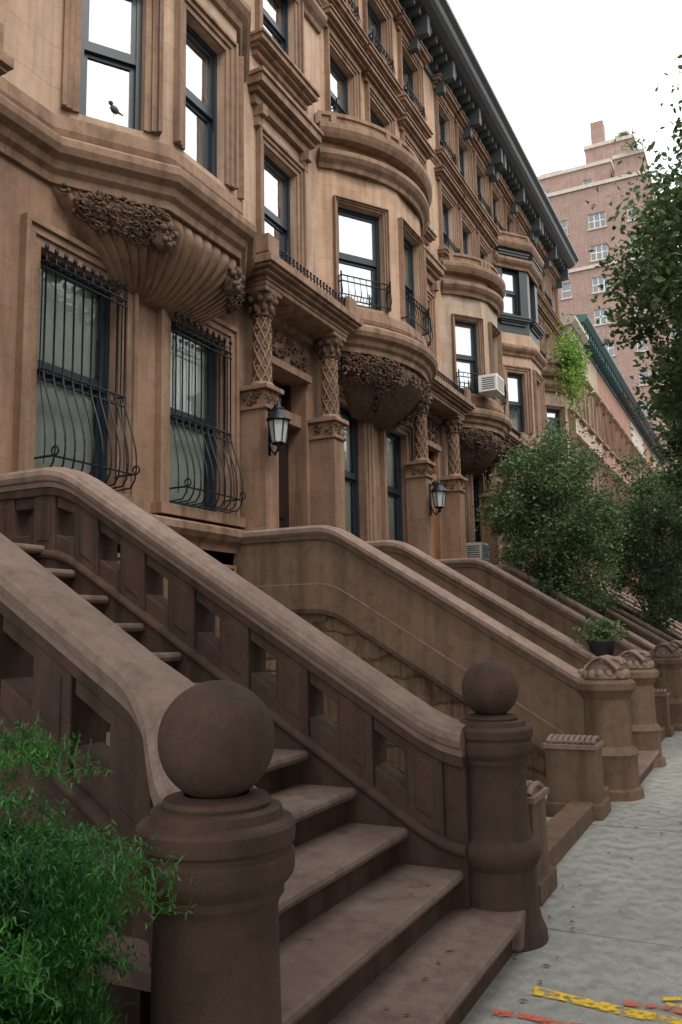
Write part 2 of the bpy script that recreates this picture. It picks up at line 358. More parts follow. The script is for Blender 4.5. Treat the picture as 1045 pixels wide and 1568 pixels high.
def corbel(G,kind,c,hw,pr,W,zt,zb,flutes=34,seed=1):
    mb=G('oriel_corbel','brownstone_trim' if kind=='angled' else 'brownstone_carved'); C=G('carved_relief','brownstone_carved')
    segs,pl=bay_segments(kind,c,hw,pr,W)
    if kind=='angled':
        pts=[];L=[math.hypot(pl[i+1][0]-pl[i][0],pl[i+1][1]-pl[i][1]) for i in range(3)]; tot=sum(L)
        for i in range(3):
            a,b=pl[i],pl[i+1]; m=int(420*L[i]/tot)
            for k in range(m): pts.append((a[0]+(b[0]-a[0])*k/m,a[1]+(b[1]-a[1])*k/m))
        pts.append(pl[3]); kmin=.42
    else: pts,_,_,_=arc_pts(c,hw,pr,W,260); kmin=.4
    rows=20;n=len(pts); fd=.075 if kind=='angled' else .05
    def surf(i,s,fl=True):
        x,y=pts[i]; u=i/(n-1); z=zt+(zb-zt)*s
        k=math.cos(min(s,1)*math.pi/2)**.75 if s<1 else 0
        kx=1-(1-kmin)*s**1.3
        f=(fd*abs(math.sin(u*math.pi*flutes*.5))**.6*min(1,5*s)*(1-s*.2)) if fl else .03
        d=(W-y)*(k*.94+.03)+f
        dr=pr*math.sin(math.pi*u)**.6*(k*.94+.03)+f
        q=min(1,s*1.5); d=d*(1-q)+dr*q
        if s>.999: d=-.02
        return (c+(x-c)*kx,W-d,z)
    vs=[surf(i,r/rows) for r in range(rows+1) for i in range(n)]
    fs=[(r*n+i,(r+1)*n+i,(r+1)*n+i+1,r*n+i+1) for r in range(rows) for i in range(n-1)]
    mb.add(vs,fs,True)
    rr=random.Random(seed)
    def onS(u,s,off):
        i=max(0,min(n-1,int(u*(n-1)))); p=surf(i,max(0,min(.95,s)),False); x,y,z=p
        nx=(u-.5)*1.2; return (x+nx*off,y-off,z-off*.4)
    H=zt-zb
    for j in range(190):
        side=rr.choice((-1,1)); 
        if kind=='angled':
            u=.5+side*rr.uniform(.18,.49); s=rr.uniform(.04,.46)
        elif rr.random()<.75: u=.5+side*rr.uniform(.16,.49); s=rr.uniform(.05,.5)
        else: u=.5+side*rr.uniform(.2,.3); s=rr.uniform(.3,.85)
        r=rr.uniform(.010,.026); sg=rr.choice((-1,1)); a0=rr.uniform(0,6); pp=[]
        sz=3.4 if H>.7 else 5.2
        for k in range(12):
            t=k/11;a=a0+sg*t*5.5;q=r*(1-t*.85); pp.append(onS(u+q*math.cos(a)*.9,s+q*math.sin(a)*sz,.04+.04*t))
        C.tube(pp,.017,5,.009)
        for k in range(2):
            a=rr.uniform(0,6.3); p=onS(u+r*1.2*math.cos(a),s+r*sz*1.1*math.sin(a),.035); C.blob(p,(.032,.028,.025),6,4,.3)
    if kind=='angled':
        for u in (.29,.71):
            p=onS(u,.4,.07); C.blob(p,(.10,.10,.12),12,9,.2)
            for dx,dzz,r in ((-.04,.04,.028),(.04,.04,.028),(0,-.01,.03),(0,-.07,.035),(-.06,-.03,.03),(.06,-.03,.03),(-.09,.08,.04),(.09,.08,.04),(0,.12,.05)):
                C.blob((p[0]+dx,p[1]-.09,p[2]+dzz),(r,r,r),8,6,.1)
def carved_band(G,path,z0,h,seed,dep=.07,mat='brownstone_carved'):
    mb=G('carved_frieze',mat); rr=random.Random(seed)
    for i in range(len(path)-1):
        a,b=path[i],path[i+1]; L=math.hypot(b[0]-a[0],b[1]-a[1]); fr=Fr(a,(b[0]-a[0],b[1]-a[1]))
        n=max(1,round(L*13*h/.3)) if L>.2 else (1 if rr.random()<L*13 else 0)
        scrollwork(mb,lambda u,d,z,fr=fr,L=L:fr.P(u+L/2,d,z0+z),max(L,.05),h,n,dep,rr.randint(0,9999))
def portico(G,c,W,seed,lamp=True,doormat='door_wood',dd=-.30):
    T='brownstone_trim'; fr=Fr((c,W)); hw=.92
    for s in (-1,1):
        u=s*hw
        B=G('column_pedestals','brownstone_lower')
        B.fbox(fr,u-.22,u+.22,0,.46,2.2,2.72); B.fbox(fr,u-.19,u+.19,0,.43,2.72,2.82)
        B.fbox(fr,u-.155,u+.155,0,.4,2.82,4.28); B.fbox(fr,u-.18,u+.18,0,.43,4.28,4.33); B.fbox(fr,u-.21,u+.21,0,.46,4.52,4.58)
        C=G('carved_columns','brownstone_carved'); B.fbox(fr,u-.165,u+.165,0,.41,4.33,4.52)
        scrollwork(C,lambda a,d,z,u=u:fr.P(u+a,.41+d,4.33+z),.30,.19,7,.04,seed+int(s))
        scrollwork(C,lambda a,d,z,u=u:fr.P(u-.165-d,.25+a,4.33+z),.32,.19,7,.04,seed+9+int(s))
        cx,cy,_=fr.P(u,.26,0)
        B.lathe((cx,cy,4.58),[(.0,0),(.16,0),(.16,.03),(.135,.06)],20)
        C.lathe((cx,cy,4.64),[(.116,0),(.105,.86)],24)
        Q=G('column_diaper_carving','brownstone_trim')
        for k in range(7):
            for sg in (-1,1):
                Q.tube([(cx+(.119-.011*t/22)*math.cos(k*.898+sg*t*.16),cy+(.119-.011*t/22)*math.sin(k*.898+sg*t*.16),4.64+.86*t/22) for t in range(23)],.012,5)
        for i in range(7):
            for k in range(7):
                a=k*.898+.449; Q.blob((cx+.115*math.cos(a),cy+.115*math.sin(a),4.71+i*.122),(.016,.016,.018),5,4,0)
        C.lathe((cx,cy,5.48),[(.12,0),(.15,.02),(.12,.04),(.13,.14),(.19,.26),(.2,.29),(0,.29)],20,mod=lambda a,z:.014*math.sin(8*a)*(1 if .04<z<.26 else 0))
        for k in range(8):
            a=k*math.pi/4+.39; C.blob((cx+.165*math.cos(a),cy+.165*math.sin(a),5.69),(.05,.05,.05),6,5,.1)
            C.blob((cx+.145*math.cos(a+.39),cy+.145*math.sin(a+.39),5.58),(.035,.035,.06),6,5,.1)
        B.fbox(fr,u-.2,u+.2,0,.45,5.77,5.83)
    E=G('portico_entablature',T)
    E.fbox(fr,-1.13,1.13,0,.46,5.83,5.89)
    E.fbox(fr,-1.15,1.15,0,.48,5.89,5.95);E.fbox(fr,-1.22,1.22,0,.54,5.95,6.0);E.fbox(fr,-1.27,1.27,0,.6,6.0,6.04);E.fbox(fr,-1.3,1.3,0,.64,6.04,6.13);E.fbox(fr,-1.24,1.24,0,.58,6.13,6.19)
    for u in (-1.12,1.12): E.fbox(fr,u-.13,u+.13,.32,.57,6.19,6.42)
    I=G('balcony_cresting','wrought_iron')
    for k in range(22):
        u=-.98+k*1.96/21; I.tube([fr.P(u,.5,6.19),fr.P(u,.5,6.36)],.012,4); I.blob(fr.P(u,.5,6.37),(.022,.022,.022),5,4,0)
    I.tube([fr.P(-1,.5,6.31),fr.P(1,.5,6.31)],.01,4)
    F=G('door_surround',T)
    o=.68
    F.fbox(fr,-.72,.72,0,.08,5.1,5.2); F.fbox(fr,-.75,.75,0,.1,5.68,5.75)
    carved_band(G,[(c-.7,W),(c+.7,W)],5.2,.48,seed+3,.07)
    D=G('door',doormat); d=dd
    D.fbox(fr,-o,o,d-.06,d,2.2,4.45)
    for s in (-1,1):
        for (za,zb) in ((2.4,3.0),(3.15,4.25)):
            D.fbox(fr,s*.33-.22,s*.33+.22,d,d+.03,za,zb)
    D.fbox(fr,-.02,.02,d,d+.05,2.2,4.45)
    D.fbox(fr,-o,-o+.06,d-.05,d+.05,4.62,5.1);D.fbox(fr,o-.06,o,d-.05,d+.05,4.62,5.1)
    q=G('window_glass','window_glass_low'); q.quad(fr.P(-o,d,4.62),fr.P(o,d,4.62),fr.P(o,d,5.1),fr.P(-o,d,5.1))
    G('transom_bar',T).fbox(fr,-o,o,d-.05,min(-.02,d+.22),4.45,4.62)
    K=G('door_knob','white_paint'); K.blob(fr.P(.07,d+.08,3.2),(.03,.03,.03),8,6,0)
def lantern(c):
    G=Group('wall_lantern'); x,y,z=c; I=G('frame','wrought_iron')
    n=6; rt=.125; rb=.08
    top=[(x+rt*math.cos(2*math.pi*i/n),y+rt*math.sin(2*math.pi*i/n),z+.14) for i in range(n)]
    bot=[(x+rb*math.cos(2*math.pi*i/n),y+rb*math.sin(2*math.pi*i/n),z-.14) for i in range(n)]
    for i in range(n): I.tube([top[i],bot[i]],.01,4); I.tube([top[i],top[(i+1)%n]],.014,4); I.tube([bot[i],bot[(i+1)%n]],.012,4)
    G('glass','lantern_glass').add([tuple(p*.97+q*.03 for p,q in zip(v,(x,y,z))) for v in top+bot],[(i,(i+1)%n,n+(i+1)%n,n+i) for i in range(n)])
    I.lathe((x,y,z+.14),[(.15,0),(.14,.03),(.07,.1),(.055,.13),(.07,.15),(.02,.18),(.015,.24),(0,.26)],12)
    I.lathe((x,y,z-.2),[(0,-.04),(.03,-.02),(.02,.02),(.07,.06),(0,.06)],10)
    I.tube([(x+.08,y+.02,z+.3),(x+.10,y+.1,z+.36),(x+.12,y+.2,z+.28)],.014,6)
    I.tube([(x,y,z-.18),(x+.05,y+.08,z-.26),(x+.10,y+.15,z-.2),(x+.12,y+.22,z-.05)],.014,6); I.box(x+.09,x+.15,y+.2,y+.23,z-.25,z+.32)
    I.tube([(x,y,z+.33),(x+.08,y+.02,z+.3)],.012,5)
    G.build()
def grille(name,c,w,W,z0,z1):
    G=Group(name); I=G('bars','wrought_iron'); fr=Fr((c,W)); a,b=-w/2,w/2; n=9; o=.1
    zt=z1-.12; zm=z0+(z1-z0)*.46
    def bar(u,top=True):
        pts=[fr.P(u,o,zt),fr.P(u,o,zm)]
        for k in range(1,13):
            t=k/12; pts.append(fr.P(u,o+.17*math.sin(t*math.pi*.62)**1.6,zm+(z0+.1-zm)*t))
        pts.append(fr.P(u,o+.1,z0+.03)); pts.append(fr.P(u,.02,z0+.02))
        return pts
    for i in range(n+1):
        u=a+(b-a)*i/n; I.tube(bar(u),.0095,5)
        if i<n:
            um=u+(b-a)/n/2
            pts=[fr.P(um+.045*math.sin(q),o,zt+.02-.045*math.cos(q)) for q in [k*math.pi/4 for k in range(9)]]; I.tube(pts,.007,4)
            pts=[fr.P(um+.04*math.sin(q),o,zm-.05-.04*math.cos(q)) for q in [k*math.pi/4 for k in range(9)]]; I.tube(pts,.007,4)
        I.blob(fr.P(u,o,zt+.13),(.022,.022,.035),6,5,0); I.tube([fr.P(u,o,zt),fr.P(u,o,zt+.11)],.008,4)
    for zz in (zt,zt-.07,zm,zm-.1): I.tube([fr.P(a-.02,o,zz),fr.P(b+.02,o,zz)],.012,5)
    I.tube([fr.P(a,.24,z0+.16),fr.P(b,.24,z0+.16)],.011,5)
    for s in (a,b):
        for k in range(2):
            f=k/2+.05; I.tube([(p[0],W-(W-p[1])*f,p[2]) for p in bar(s)[:-2]],.008,4)
        for zz in (zt,zm,z0+.16): I.tube([fr.P(s,0,zz),fr.P(s,o if zz>z0+.3 else .24,zz)],.011,4)
        pts=[fr.P(s,.27+.04*math.cos(q),z0+.2+.04*math.sin(q)) for q in [k*math.pi/5 for k in range(11)]]; I.tube(pts,.009,5)
    G.build()
def ac_unit(c,w=.55,h=.36,d=.4):
    G=Group('window_air_conditioner'); x,y,z=c
    B=G('casing','white_paint'); B.box(x-w/2,x+w/2,y-d,y,z,z+h)
    q=G('grille','pot_dark')
    for k in range(7): q.box(x-w/2+.04,x+w/2-.04,y-d-.004,y-d-.001,z+.04+k*.042,z+.06+k*.042)
    for k in range(6): q.box(x-w/2-.004,x-w/2-.001,y-d+.05,y-.08,z+.05+k*.045,z+.07+k*.045)
    G.build({'casing':.01})
W=5.6; YB=17.0
def house(xa,xb,bay,bc,hw,pr,dc,wallm,seed,bay_floors=1,parlor=None,door=True,cor='painted_cornice',detail=True,name='brownstone_house',ztop=14.25,upper=None,doormat='door_wood',metal=False,dd=-.30):
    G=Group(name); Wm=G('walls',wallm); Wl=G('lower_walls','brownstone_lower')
    rr=random.Random(seed)
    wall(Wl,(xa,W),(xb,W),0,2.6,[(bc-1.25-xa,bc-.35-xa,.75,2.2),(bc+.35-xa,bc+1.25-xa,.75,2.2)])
    fr=Fr((xa,W))
    for q in (-.8,.8): window(G,fr,bc+q-xa,.9,.75,2.2,low=True,curtain=False)
    G('string_course','brownstone_trim').sweep([(xa,W),(xb,W)],dz(SM,2.52))
    ops=[];pw=parlor or [(bc-.85,1.03),(bc+.9,1.03)]
    for (c,w) in pw: ops.append((c-w/2-xa,c+w/2-xa,2.95,5.08,.22))
    if door: ops.append((dc-.68-xa,dc+.68-xa,2.2,5.1,.45))
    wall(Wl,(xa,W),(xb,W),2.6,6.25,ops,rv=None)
    for (c,w) in pw: window(G,fr,c-xa,w,2.95,5.08,low=True,arch=.22)
    if door: portico(G,dc,W,seed,doormat=doormat,dd=dd)
    segs,pl=bay_segments(bay,bc,hw,pr,W)
    path=[(xa,W)]+list(pl)+[(xb,W)]
    B=G('belt_course','brownstone_trim'); B.sweep(path,BELT)
    B.sweep(path,[(0,6.22),(.05,6.22),(.07,6.28),(.05,6.42),(.03,6.44),(0,6.46)])
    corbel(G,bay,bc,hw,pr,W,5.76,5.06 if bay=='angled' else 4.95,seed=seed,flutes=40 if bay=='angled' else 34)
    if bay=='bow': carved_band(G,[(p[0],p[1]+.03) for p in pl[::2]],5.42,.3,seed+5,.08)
    zf=[(6.25,9.2,6.52,8.18),(9.2,11.6,9.72,11.05),(11.6,13.5,12.0,13.2)]
    for k,(za,zb,w0,w1) in enumerate(zf):
        if k<bay_floors:
            wall(Wm,(xa,W),pl[0],za,zb)
            if xb-pl[-1][0]>1.3:
                cc=(dc-pl[-1][0]); w=.92
                f3=wall(Wm,pl[-1],(xb,W),za,zb,[(cc-w/2,cc+w/2,w0,w1)])
                window(G,f3,cc,w,w0,w1,shade=rr.choice([None,.3,.5]))
                if k==0: hood(G,f3,cc,w+.6,w1+.42,h=.4); consoles(G,f3,cc,w+.5,w1+.42)
                else: hood(G,f3,cc,w+.45,w1+.17,h=.24,dep=.2); hood(G,f3,cc,w+.5,w0-.38,h=.26,dep=.22,part='window_sills')
            else: wall(Wm,pl[-1],(xb,W),za,zb)
            for (p0,p1,hasw) in segs:
                L=math.hypot(p1[0]-p0[0],p1[1]-p0[1])
                if hasw:
                    w=min(L-.5,.86) if bay=='angled' else L-.16
                    Wx=G('metal_clad_bay','metal_cladding') if (metal and k==1) else Wm
                    f3=wall(Wx,p0,p1,za,zb,[(L/2-w/2,L/2+w/2,w0,w1-.05)])
                    if metal and k==1:
                        window(G,f3,L/2,w,w0,w1-.05,arch=0,sill=False)
                        hood(G,f3,L/2,L-.25,w1+.1,mat='metal_cladding',h=.24,dep=.16,part='metal_hoods'); hood(G,f3,L/2,L-.25,w0-.3,mat='metal_cladding',h=.2,dep=.14,part='metal_hoods')
                    else: window(G,f3,L/2,w,w0,w1-.05,arch=.17 if bay=='angled' else .08,sill=False,shade=rr.choice([None,.35]))
                    if bay=='bow' and k==0 : balconette(G,f3,L/2,w+.05,w0-.03,out=.13)
                else: wall(Wm,p0,p1,za,zb)
            zc=zb
            B.sweep(path if k+1==bay_floors else list(pl),dz(SM,zc-.62)) if bay=='angled' else B.sweep(list(pl),dz(SM,zc-.55))
            if k+1==bay_floors:
                B.sweep(list(pl),[(0,zc-.1),(.16,zc-.1),(.2,zc-.04),(.23,zc+.02),(.23,zc+.1),(.17,zc+.14),(-.2,zc+.16)])
                R_=G('bay_roof','roof_tar'); vs=[(p[0],p[1],zc+.05) for p in pl]; R_.add(vs,[tuple(range(len(vs)))])
                G('bay_parapet','brownstone_trim').sweep(list(pl),[(-.16,zc+.14),(.06,zc+.14),(.06,zc+.3),(.09,zc+.31),(.09,zc+.37),(-.16,zc+.37)])
                for (p0,p1,hw_) in segs:
                    f4=Fr(p0,(p1[0]-p0[0],p1[1]-p0[1])); G('bay_parapet_blocks','brownstone_trim').fbox(f4,-.05,.05,.06,.1,zc+.14,zc+.31)
        else:
            if upper: cs=upper
            else:
                n=3; cs=[xa+(xb-xa)*(i+.5)/n for i in range(n)]
            w=.92 if xb-xa>5 else .82
            ops=[(c-w/2-xa,c+w/2-xa,w0,w1) for c in cs]
            wall(Wm,(xa,W),(xb,W),za,zb,ops)
            for c in cs:
                window(G,fr,c-xa,w,w0,w1,shade=rr.choice([None,.3,.5]),arch=.15)
                hood(G,fr,c-xa,w+.45,w1+.17,h=.24,dep=.2)
                hood(G,fr,c-xa,w+.4,w0-.34,h=.22,dep=.18,part='window_sills')
                if detail and k==1 or (k==2 and rr.random()<.5): balconette(G,fr,c-xa,w,w0-.1,h=.36,out=.13)
            if k==2: B.sweep([(xa,W),(xb,W)],dz([(a*.5,b*.5) for a,b in SM],za-.06))
    wall(Wm,(xa,W),(xb,W),13.5,ztop)
    K=G('roof_cornice',cor); z=ztop-.75
    K.sweep([(xa,W),(xb,W)],[(0,z),(.06,z),(.08,z+.08),(.05,z+.1),(.05,z+.38),(.5,z+.42),(.62,z+.46),(.7,z+.52),(.74,z+.6),(.84,z+.66),(.84,z+.74),(0,z+.8)])
    n=int((xb-xa)/.30)
    for i in range(n):
        u=xa+(i+.5)*(xb-xa)/n; f5=Fr((u,W))
        K.fbox(f5,-.045,.045,.05,.42,z+.26,z+.41); K.fbox(f5,-.045,.045,.05,.2,z+.12,z+.26)
        if i%6==0: K.fbox(f5,-.08,.08,.05,.48,z+.0,z+.41); K.fbox(f5,-.07,.07,.05,.25,z-.25,z)
    Y2=YB
    Bd=G('side_and_rear_walls','red_brick'); Bd.quad((xa+.002,W,0),(xa+.002,Y2,0),(xa+.002,Y2,ztop),(xa+.002,W,ztop)); Bd.quad((xb-.002,W,0),(xb-.002,W,ztop),(xb-.002,Y2,ztop),(xb-.002,Y2,0)); Bd.quad((xa,Y2,0),(xb,Y2,0),(xb,Y2,ztop),(xa,Y2,ztop))
    Rf=G('roof','roof_tar'); Rf.quad((xa,W,ztop),(xb,W,ztop),(xb,Y2,ztop),(xa,Y2,ztop))
    Fl=G('floors','interior_dark')
    for zz in (2.25,6.0,9.3,11.7): Fl.quad((xa,W+.3,zz),(xb,W+.3,zz),(xb,Y2,zz),(xa,Y2,zz))
    Fl.quad((xa,W+2.5,0),(xb,W+2.5,0),(xb,W+2.5,ztop),(xa,W+2.5,ztop))
    G.build({'belt_course':.006,'window_trim':.004,'portico_entablature':.006,'column_pedestals':.008,'window_hoods':.006})
house(-2.2,4.75,'angled',.2,1.55,.63,3.0,'brownstone_wall_warm',3)
house(4.75,10.75,'angled',6.85,1.55,.63,9.5,'brownstone_wall',11,bay_floors=2,parlor=[(5.73,1.05),(7.6,1.05)])
house(10.75,16.1,'bow',12.4,1.75,.85,14.95,'brownstone_wall_warm',21,parlor=[(11.65,.9),(13.45,.95)],upper=[11.55,13.1,14.75],doormat='door_varnish',dd=-.08)
house(16.1,20.2,'bow',17.6,1.35,.75,19.4,'brownstone_wall_grey',33,parlor=[(17.0,.85),(18.2,.85)])
house(20.2,24.4,'angled',21.9,1.4,.65,23.6,'brownstone_wall',44,bay_floors=2,parlor=[(21.2,.85),(22.4,.85)],metal=True)
house(24.4,28.5,'bow',26.0,1.3,.75,27.8,'brownstone_wall_grey',55,bay_floors=1,parlor=[(25.4,.85),(26.6,.85)])
def row_house(xa,xb,wm,ztop,cor,seed,y=W,face=1,name='row_house',nwin=3,yb=None,simple=False):
    G=Group(name); Wm=G('walls',wm); yb=yb or YB
    if face==1: p0,p1=(xa,y),(xb,y)
    else: p0,p1=(xb,y),(xa,y)
    L=xb-xa; ops=[];rr=random.Random(seed)
    fl=[(3.0,5.0),(6.4,8.1),(9.3,10.8),(11.5,12.6)]
    fl=[f for f in fl if f[1]<ztop-.9]
    for (a,b) in [(.8,2.1)]+fl:
        for i in range(nwin):
            c=L*(i+.5)/nwin; ops.append((c-.45,c+.45,a,b))
    fr=wall(Wm,p0,p1,0,ztop,ops)
    for o in ops:
        window(G,fr,(o[0]+o[1])/2,.9,o[2],o[3],arch=.1,shade=rr.choice([None,.3,.6]) if not simple else None,curtain=not simple)
        if rr.random()<.6 or not simple: hood(G,fr,(o[0]+o[1])/2,1.2,o[3]+.1,h=.2,dep=.12)
    K=G('roof_cornice',cor); z=ztop-.7
    K.sweep([p0,p1],[(0,z),(.06,z),(.05,z+.3),(.45,z+.36),(.6,z+.5),(.6,z+.62),(0,z+.7)])
    for i in range(int(L/.5)): K.fbox(fr,(i+.5)*.5-.06,(i+.5)*.5+.06,.05,.4,z+.1,z+.36)
    Bd=G('side_and_rear_walls',wm); 
    for X in (xa+.003,xb-.003): Bd.quad((X,y,0),(X,yb,0),(X,yb,ztop-.01),(X,y,ztop-.01))
    Bd.quad((xa,yb,0),(xb,yb,0),(xb,yb,ztop),(xa,yb,ztop)); G('roof','roof_tar').quad((xa,y,ztop-.02),(xb,y,ztop-.02),(xb,yb,ztop-.02),(xa,yb,ztop-.02))
    s=1 if face==1 else -1
    G('floors','interior_dark').quad((xa,y+s*1.2,0),(xb,y+s*1.2,0),(xb,y+s*1.2,ztop-.1),(xa,y+s*1.2,ztop-.1))
    G.build()
row_house(28.5,31,'pale_render',12.3,'pale_render',1,nwin=2)
cols=[('brownstone_wall_grey','teal_cornice'),('red_brownstone','teal_cornice'),('red_brownstone','painted_cornice'),('pale_render','painted_cornice'),('red_brownstone','painted_cornice'),('brownstone_wall','painted_cornice')]
for i in range(6): row_house(31+i*5.2,36.2+i*5.2,cols[i][0],13.2,cols[i][1],70+i)
for i in range(11): row_house(-10+i*5.8,-4.2+i*5.8,random.choice(['brownstone_wall','red_brownstone','brownstone_wall_grey','red_brick']),random.choice([12.6,13.2]),'painted_cornice',90+i,y=-16.5,face=-1,yb=-27,simple=True)
# ------------------------------------------------------------------ stoops
Yr=1.55; Zr=1.08; SL=.62; Yb=4.3
def T(y):
    if y<Yr: return Zr
    if y>Yb: return Zr+SL*(Yb-Yr)
    return Zr+SL*(y-Yr)
def Ts(y):
    k=.14; return sum(T(y+d) for d in (-k,-k/2,0,k/2,k))/5
COP=[(-.125,-.15),(.125,-.15),(.125,-.115),(.145,-.105),(.155,-.07),(.145,-.035),(.125,-.025),(.11,-.008),(.05,.004),(-.05,.004),(-.11,-.008),(-.125,-.025),(-.145,-.035),(-.155,-.07),(-.145,-.105),(-.125,-.115)]
LOWR=[(-.13,-.06),(.13,-.06),(.14,-.035),(.13,-.01),(.11,0),(-.11,0),(-.13,-.01),(-.14,-.035)]
def rail_path(X,y0,y1,off=0,xf=None,step=.06):
    n=int((y1-y0)/step); ys=[y0+(y1-y0)*i/n for i in range(n+1)]
    return [((xf(y) if xf else X),y,Ts(y)+off) for y in ys]
def steps(G,x0,x1,nst=12,wide=None,y0=1.19):
    M=G('steps','stair_stone')
    for n in range(1,nst+1):
        y=y0+.297*(n-1); z=.185*n; xx0=wide[n] if wide and n in wide else x0
        ye=W if n==nst else y+.36
        pr=[(0,-.055),(-.012,-.045),(-.018,-.028),(-.012,-.010),(0,0)]
        vs=[];
        for X in (xx0,x1):
            for (a,b) in pr: vs.append((X,y+a,z+b))
            vs.append((X,ye,z)); vs.append((X,ye,z-.055))
        k=7; M.add(vs,[(j,(j+1)%k,k+(j+1)%k,k+j) for j in range(k)]+[tuple(reversed(range(k))),tuple(range(k,2*k))])
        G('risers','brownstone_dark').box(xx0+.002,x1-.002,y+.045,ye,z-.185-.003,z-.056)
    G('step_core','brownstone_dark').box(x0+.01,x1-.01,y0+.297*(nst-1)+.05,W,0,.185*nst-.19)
def round_pier(G,c,ztop=1.105,mat='brownstone_dark',ball=.153,k=1.0):
    M=G('pier',mat)
    P=[(.245,0),(.24,.05),(.222,.09),(.205,.16),(.20,.36),(.215,.385),(.228,.41),(.235,.44),(.228,.47),(.21,.49),(.19,.505),(.182,.53),(.176,.56),(.168,ztop-.25),(.172,ztop-.23),(.185,ztop-.215),(.185,ztop-.195),(.20,ztop-.18),(.212,ztop-.165),(.215,ztop-.15),(.215,ztop-.115),(.205,ztop-.105),(.205,ztop-.095),(.216,ztop-.085),(.218,ztop-.045),(.21,ztop-.035),(.185,ztop-.028),(.18,ztop-.005),(.165,ztop),(0,ztop)]
    M.lathe((c[0],c[1],0),[(r*k,z) for r,z in P],64,mod=lambda a,z:(-.006*abs(math.sin(6*a))**3 if .56<z<ztop-.25 else 0))
    Q=[(.138,ztop-.001),(.142,ztop+.010),(.135,ztop+.022),(.085,ztop+.03)]
    M.lathe((c[0],c[1],0),Q,40)
    z0=ztop+.012+ball; Q=[(ball*math.sin(t),z0-ball*math.cos(t)) for t in [i*math.pi/28 for i in range(29)]]
    G('ball_finial',mat).lathe((c[0],c[1],0),Q,56,mod=lambda a,z:.0015*noise.noise(Vector((math.cos(a)*3,math.sin(a)*3,z*12))))
G=Group('brownstone_stoop')
steps(G,2.62,4.27,wide={1:2.0,2:2.05,3:2.2,4:2.45})
G('first_step','stair_stone').box(4.271,4.42,1.19,1.5,.02,.183)
def xnear(y):
    s=0
    for d in (-.12,-.06,0,.06,.12):
        t=max(0,min(1,(1.92-(y+d))/(1.92-1.42))); s+=2.53-.52*t
    return s/5
def balustrade(G,X,y0,y1,xf=None,up=0.0):
    C=G('coping','coping_stone' ); D=G('pierced_panels','brownstone_dark')
    C.sweep3(rail_path(X,y0,y1,up,xf),COP)
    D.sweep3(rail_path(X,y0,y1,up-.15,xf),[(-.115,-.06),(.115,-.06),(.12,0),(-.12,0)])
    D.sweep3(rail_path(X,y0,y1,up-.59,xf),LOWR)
    def sb(ya,yb,oa,ob,th,mb=D):
        fx=xf or (lambda y:X); p=[]
        for (o) in (oa,ob):
            for (yy,s) in ((ya,-1),(ya,1),(yb,1),(yb,-1)):
                p.append((fx(yy)+s*th/2,yy,Ts(yy)+o+up))
        mb.hexa(p)
    y=y0+.12
    sb(y0,y,-.60,-.2,.17)
    while y<y1-.2:
        sb(y,y+.20,-.60,-.2,.205)
        sb(y+.045,y+.155,-.53,-.25,.22)
        e=min(y+.4,y1)
        sb(y+.20,e,-.60,-.48,.165); sb(y+.20,e,-.29,-.2,.165)
        sb(y+.20,min(y+.225,e),-.48,-.29,.165)
        y+=.4
    S2=G('closed_string','brownstone_dark'); n=30
    fx=xf or (lambda y:X)
    for i in range(n):
        a=y0+(y1-y0)*i/n;b=y0+(y1-y0)*(i+1)/n
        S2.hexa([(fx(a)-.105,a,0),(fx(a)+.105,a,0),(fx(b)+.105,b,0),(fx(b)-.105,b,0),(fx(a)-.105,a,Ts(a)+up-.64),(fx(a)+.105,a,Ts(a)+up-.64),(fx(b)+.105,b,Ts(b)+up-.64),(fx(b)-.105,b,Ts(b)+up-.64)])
balustrade(G,4.38,1.45,W)
balustrade(G,2.53,1.45,W,xnear,.075)
round_pier(G,(4.5,1.36)); round_pier(G,(1.87,1.31),ztop=1.155,k=.94)
G.build({'pierced_panels':.008,'first_step':.01})
def carved_finial(c,r,seed):
    G=Group('carved_stone_finial'); M=G('acanthus_scroll','coping_stone'); x,y,z=c; rr=random.Random(seed)
    M.lathe((x,y,z),[(0,0),(r*.95,0),(r,.03),(r*.9,.06),(r*.5,.1),(0,.11)],24)
    M.blob((x,y,z+.09),(r*.8,r*.7,.09),16,10,.1)
    for s in (-1,1):
        pts=[]
        for k in range(20):
            t=k/19;a=t*8.5; q=.085*(1-t*.85); pts.append((x+s*.02,y-.13*1+q*math.cos(a)*1.0,z+.12+q*math.sin(a)))
        M.tube([(p[0]+s*.07,p[1],p[2]) for p in pts],.026,7,.014)
    for k in range(9):
        a=-1.2+k*.3; pts=[(x+(k-4)*.05,y-.16+t*.3,z+.10+.11*math.sin(t*3)) for t in [j/6 for j in range(7)]]; M.tube(pts,.024,6,.012)
    for k in range(16):
        a=k*math.pi/8; M.blob((x+r*.85*math.cos(a),y+r*.85*math.sin(a),z+.05),(.045,.045,.05),6,5,.2)
    G.build()
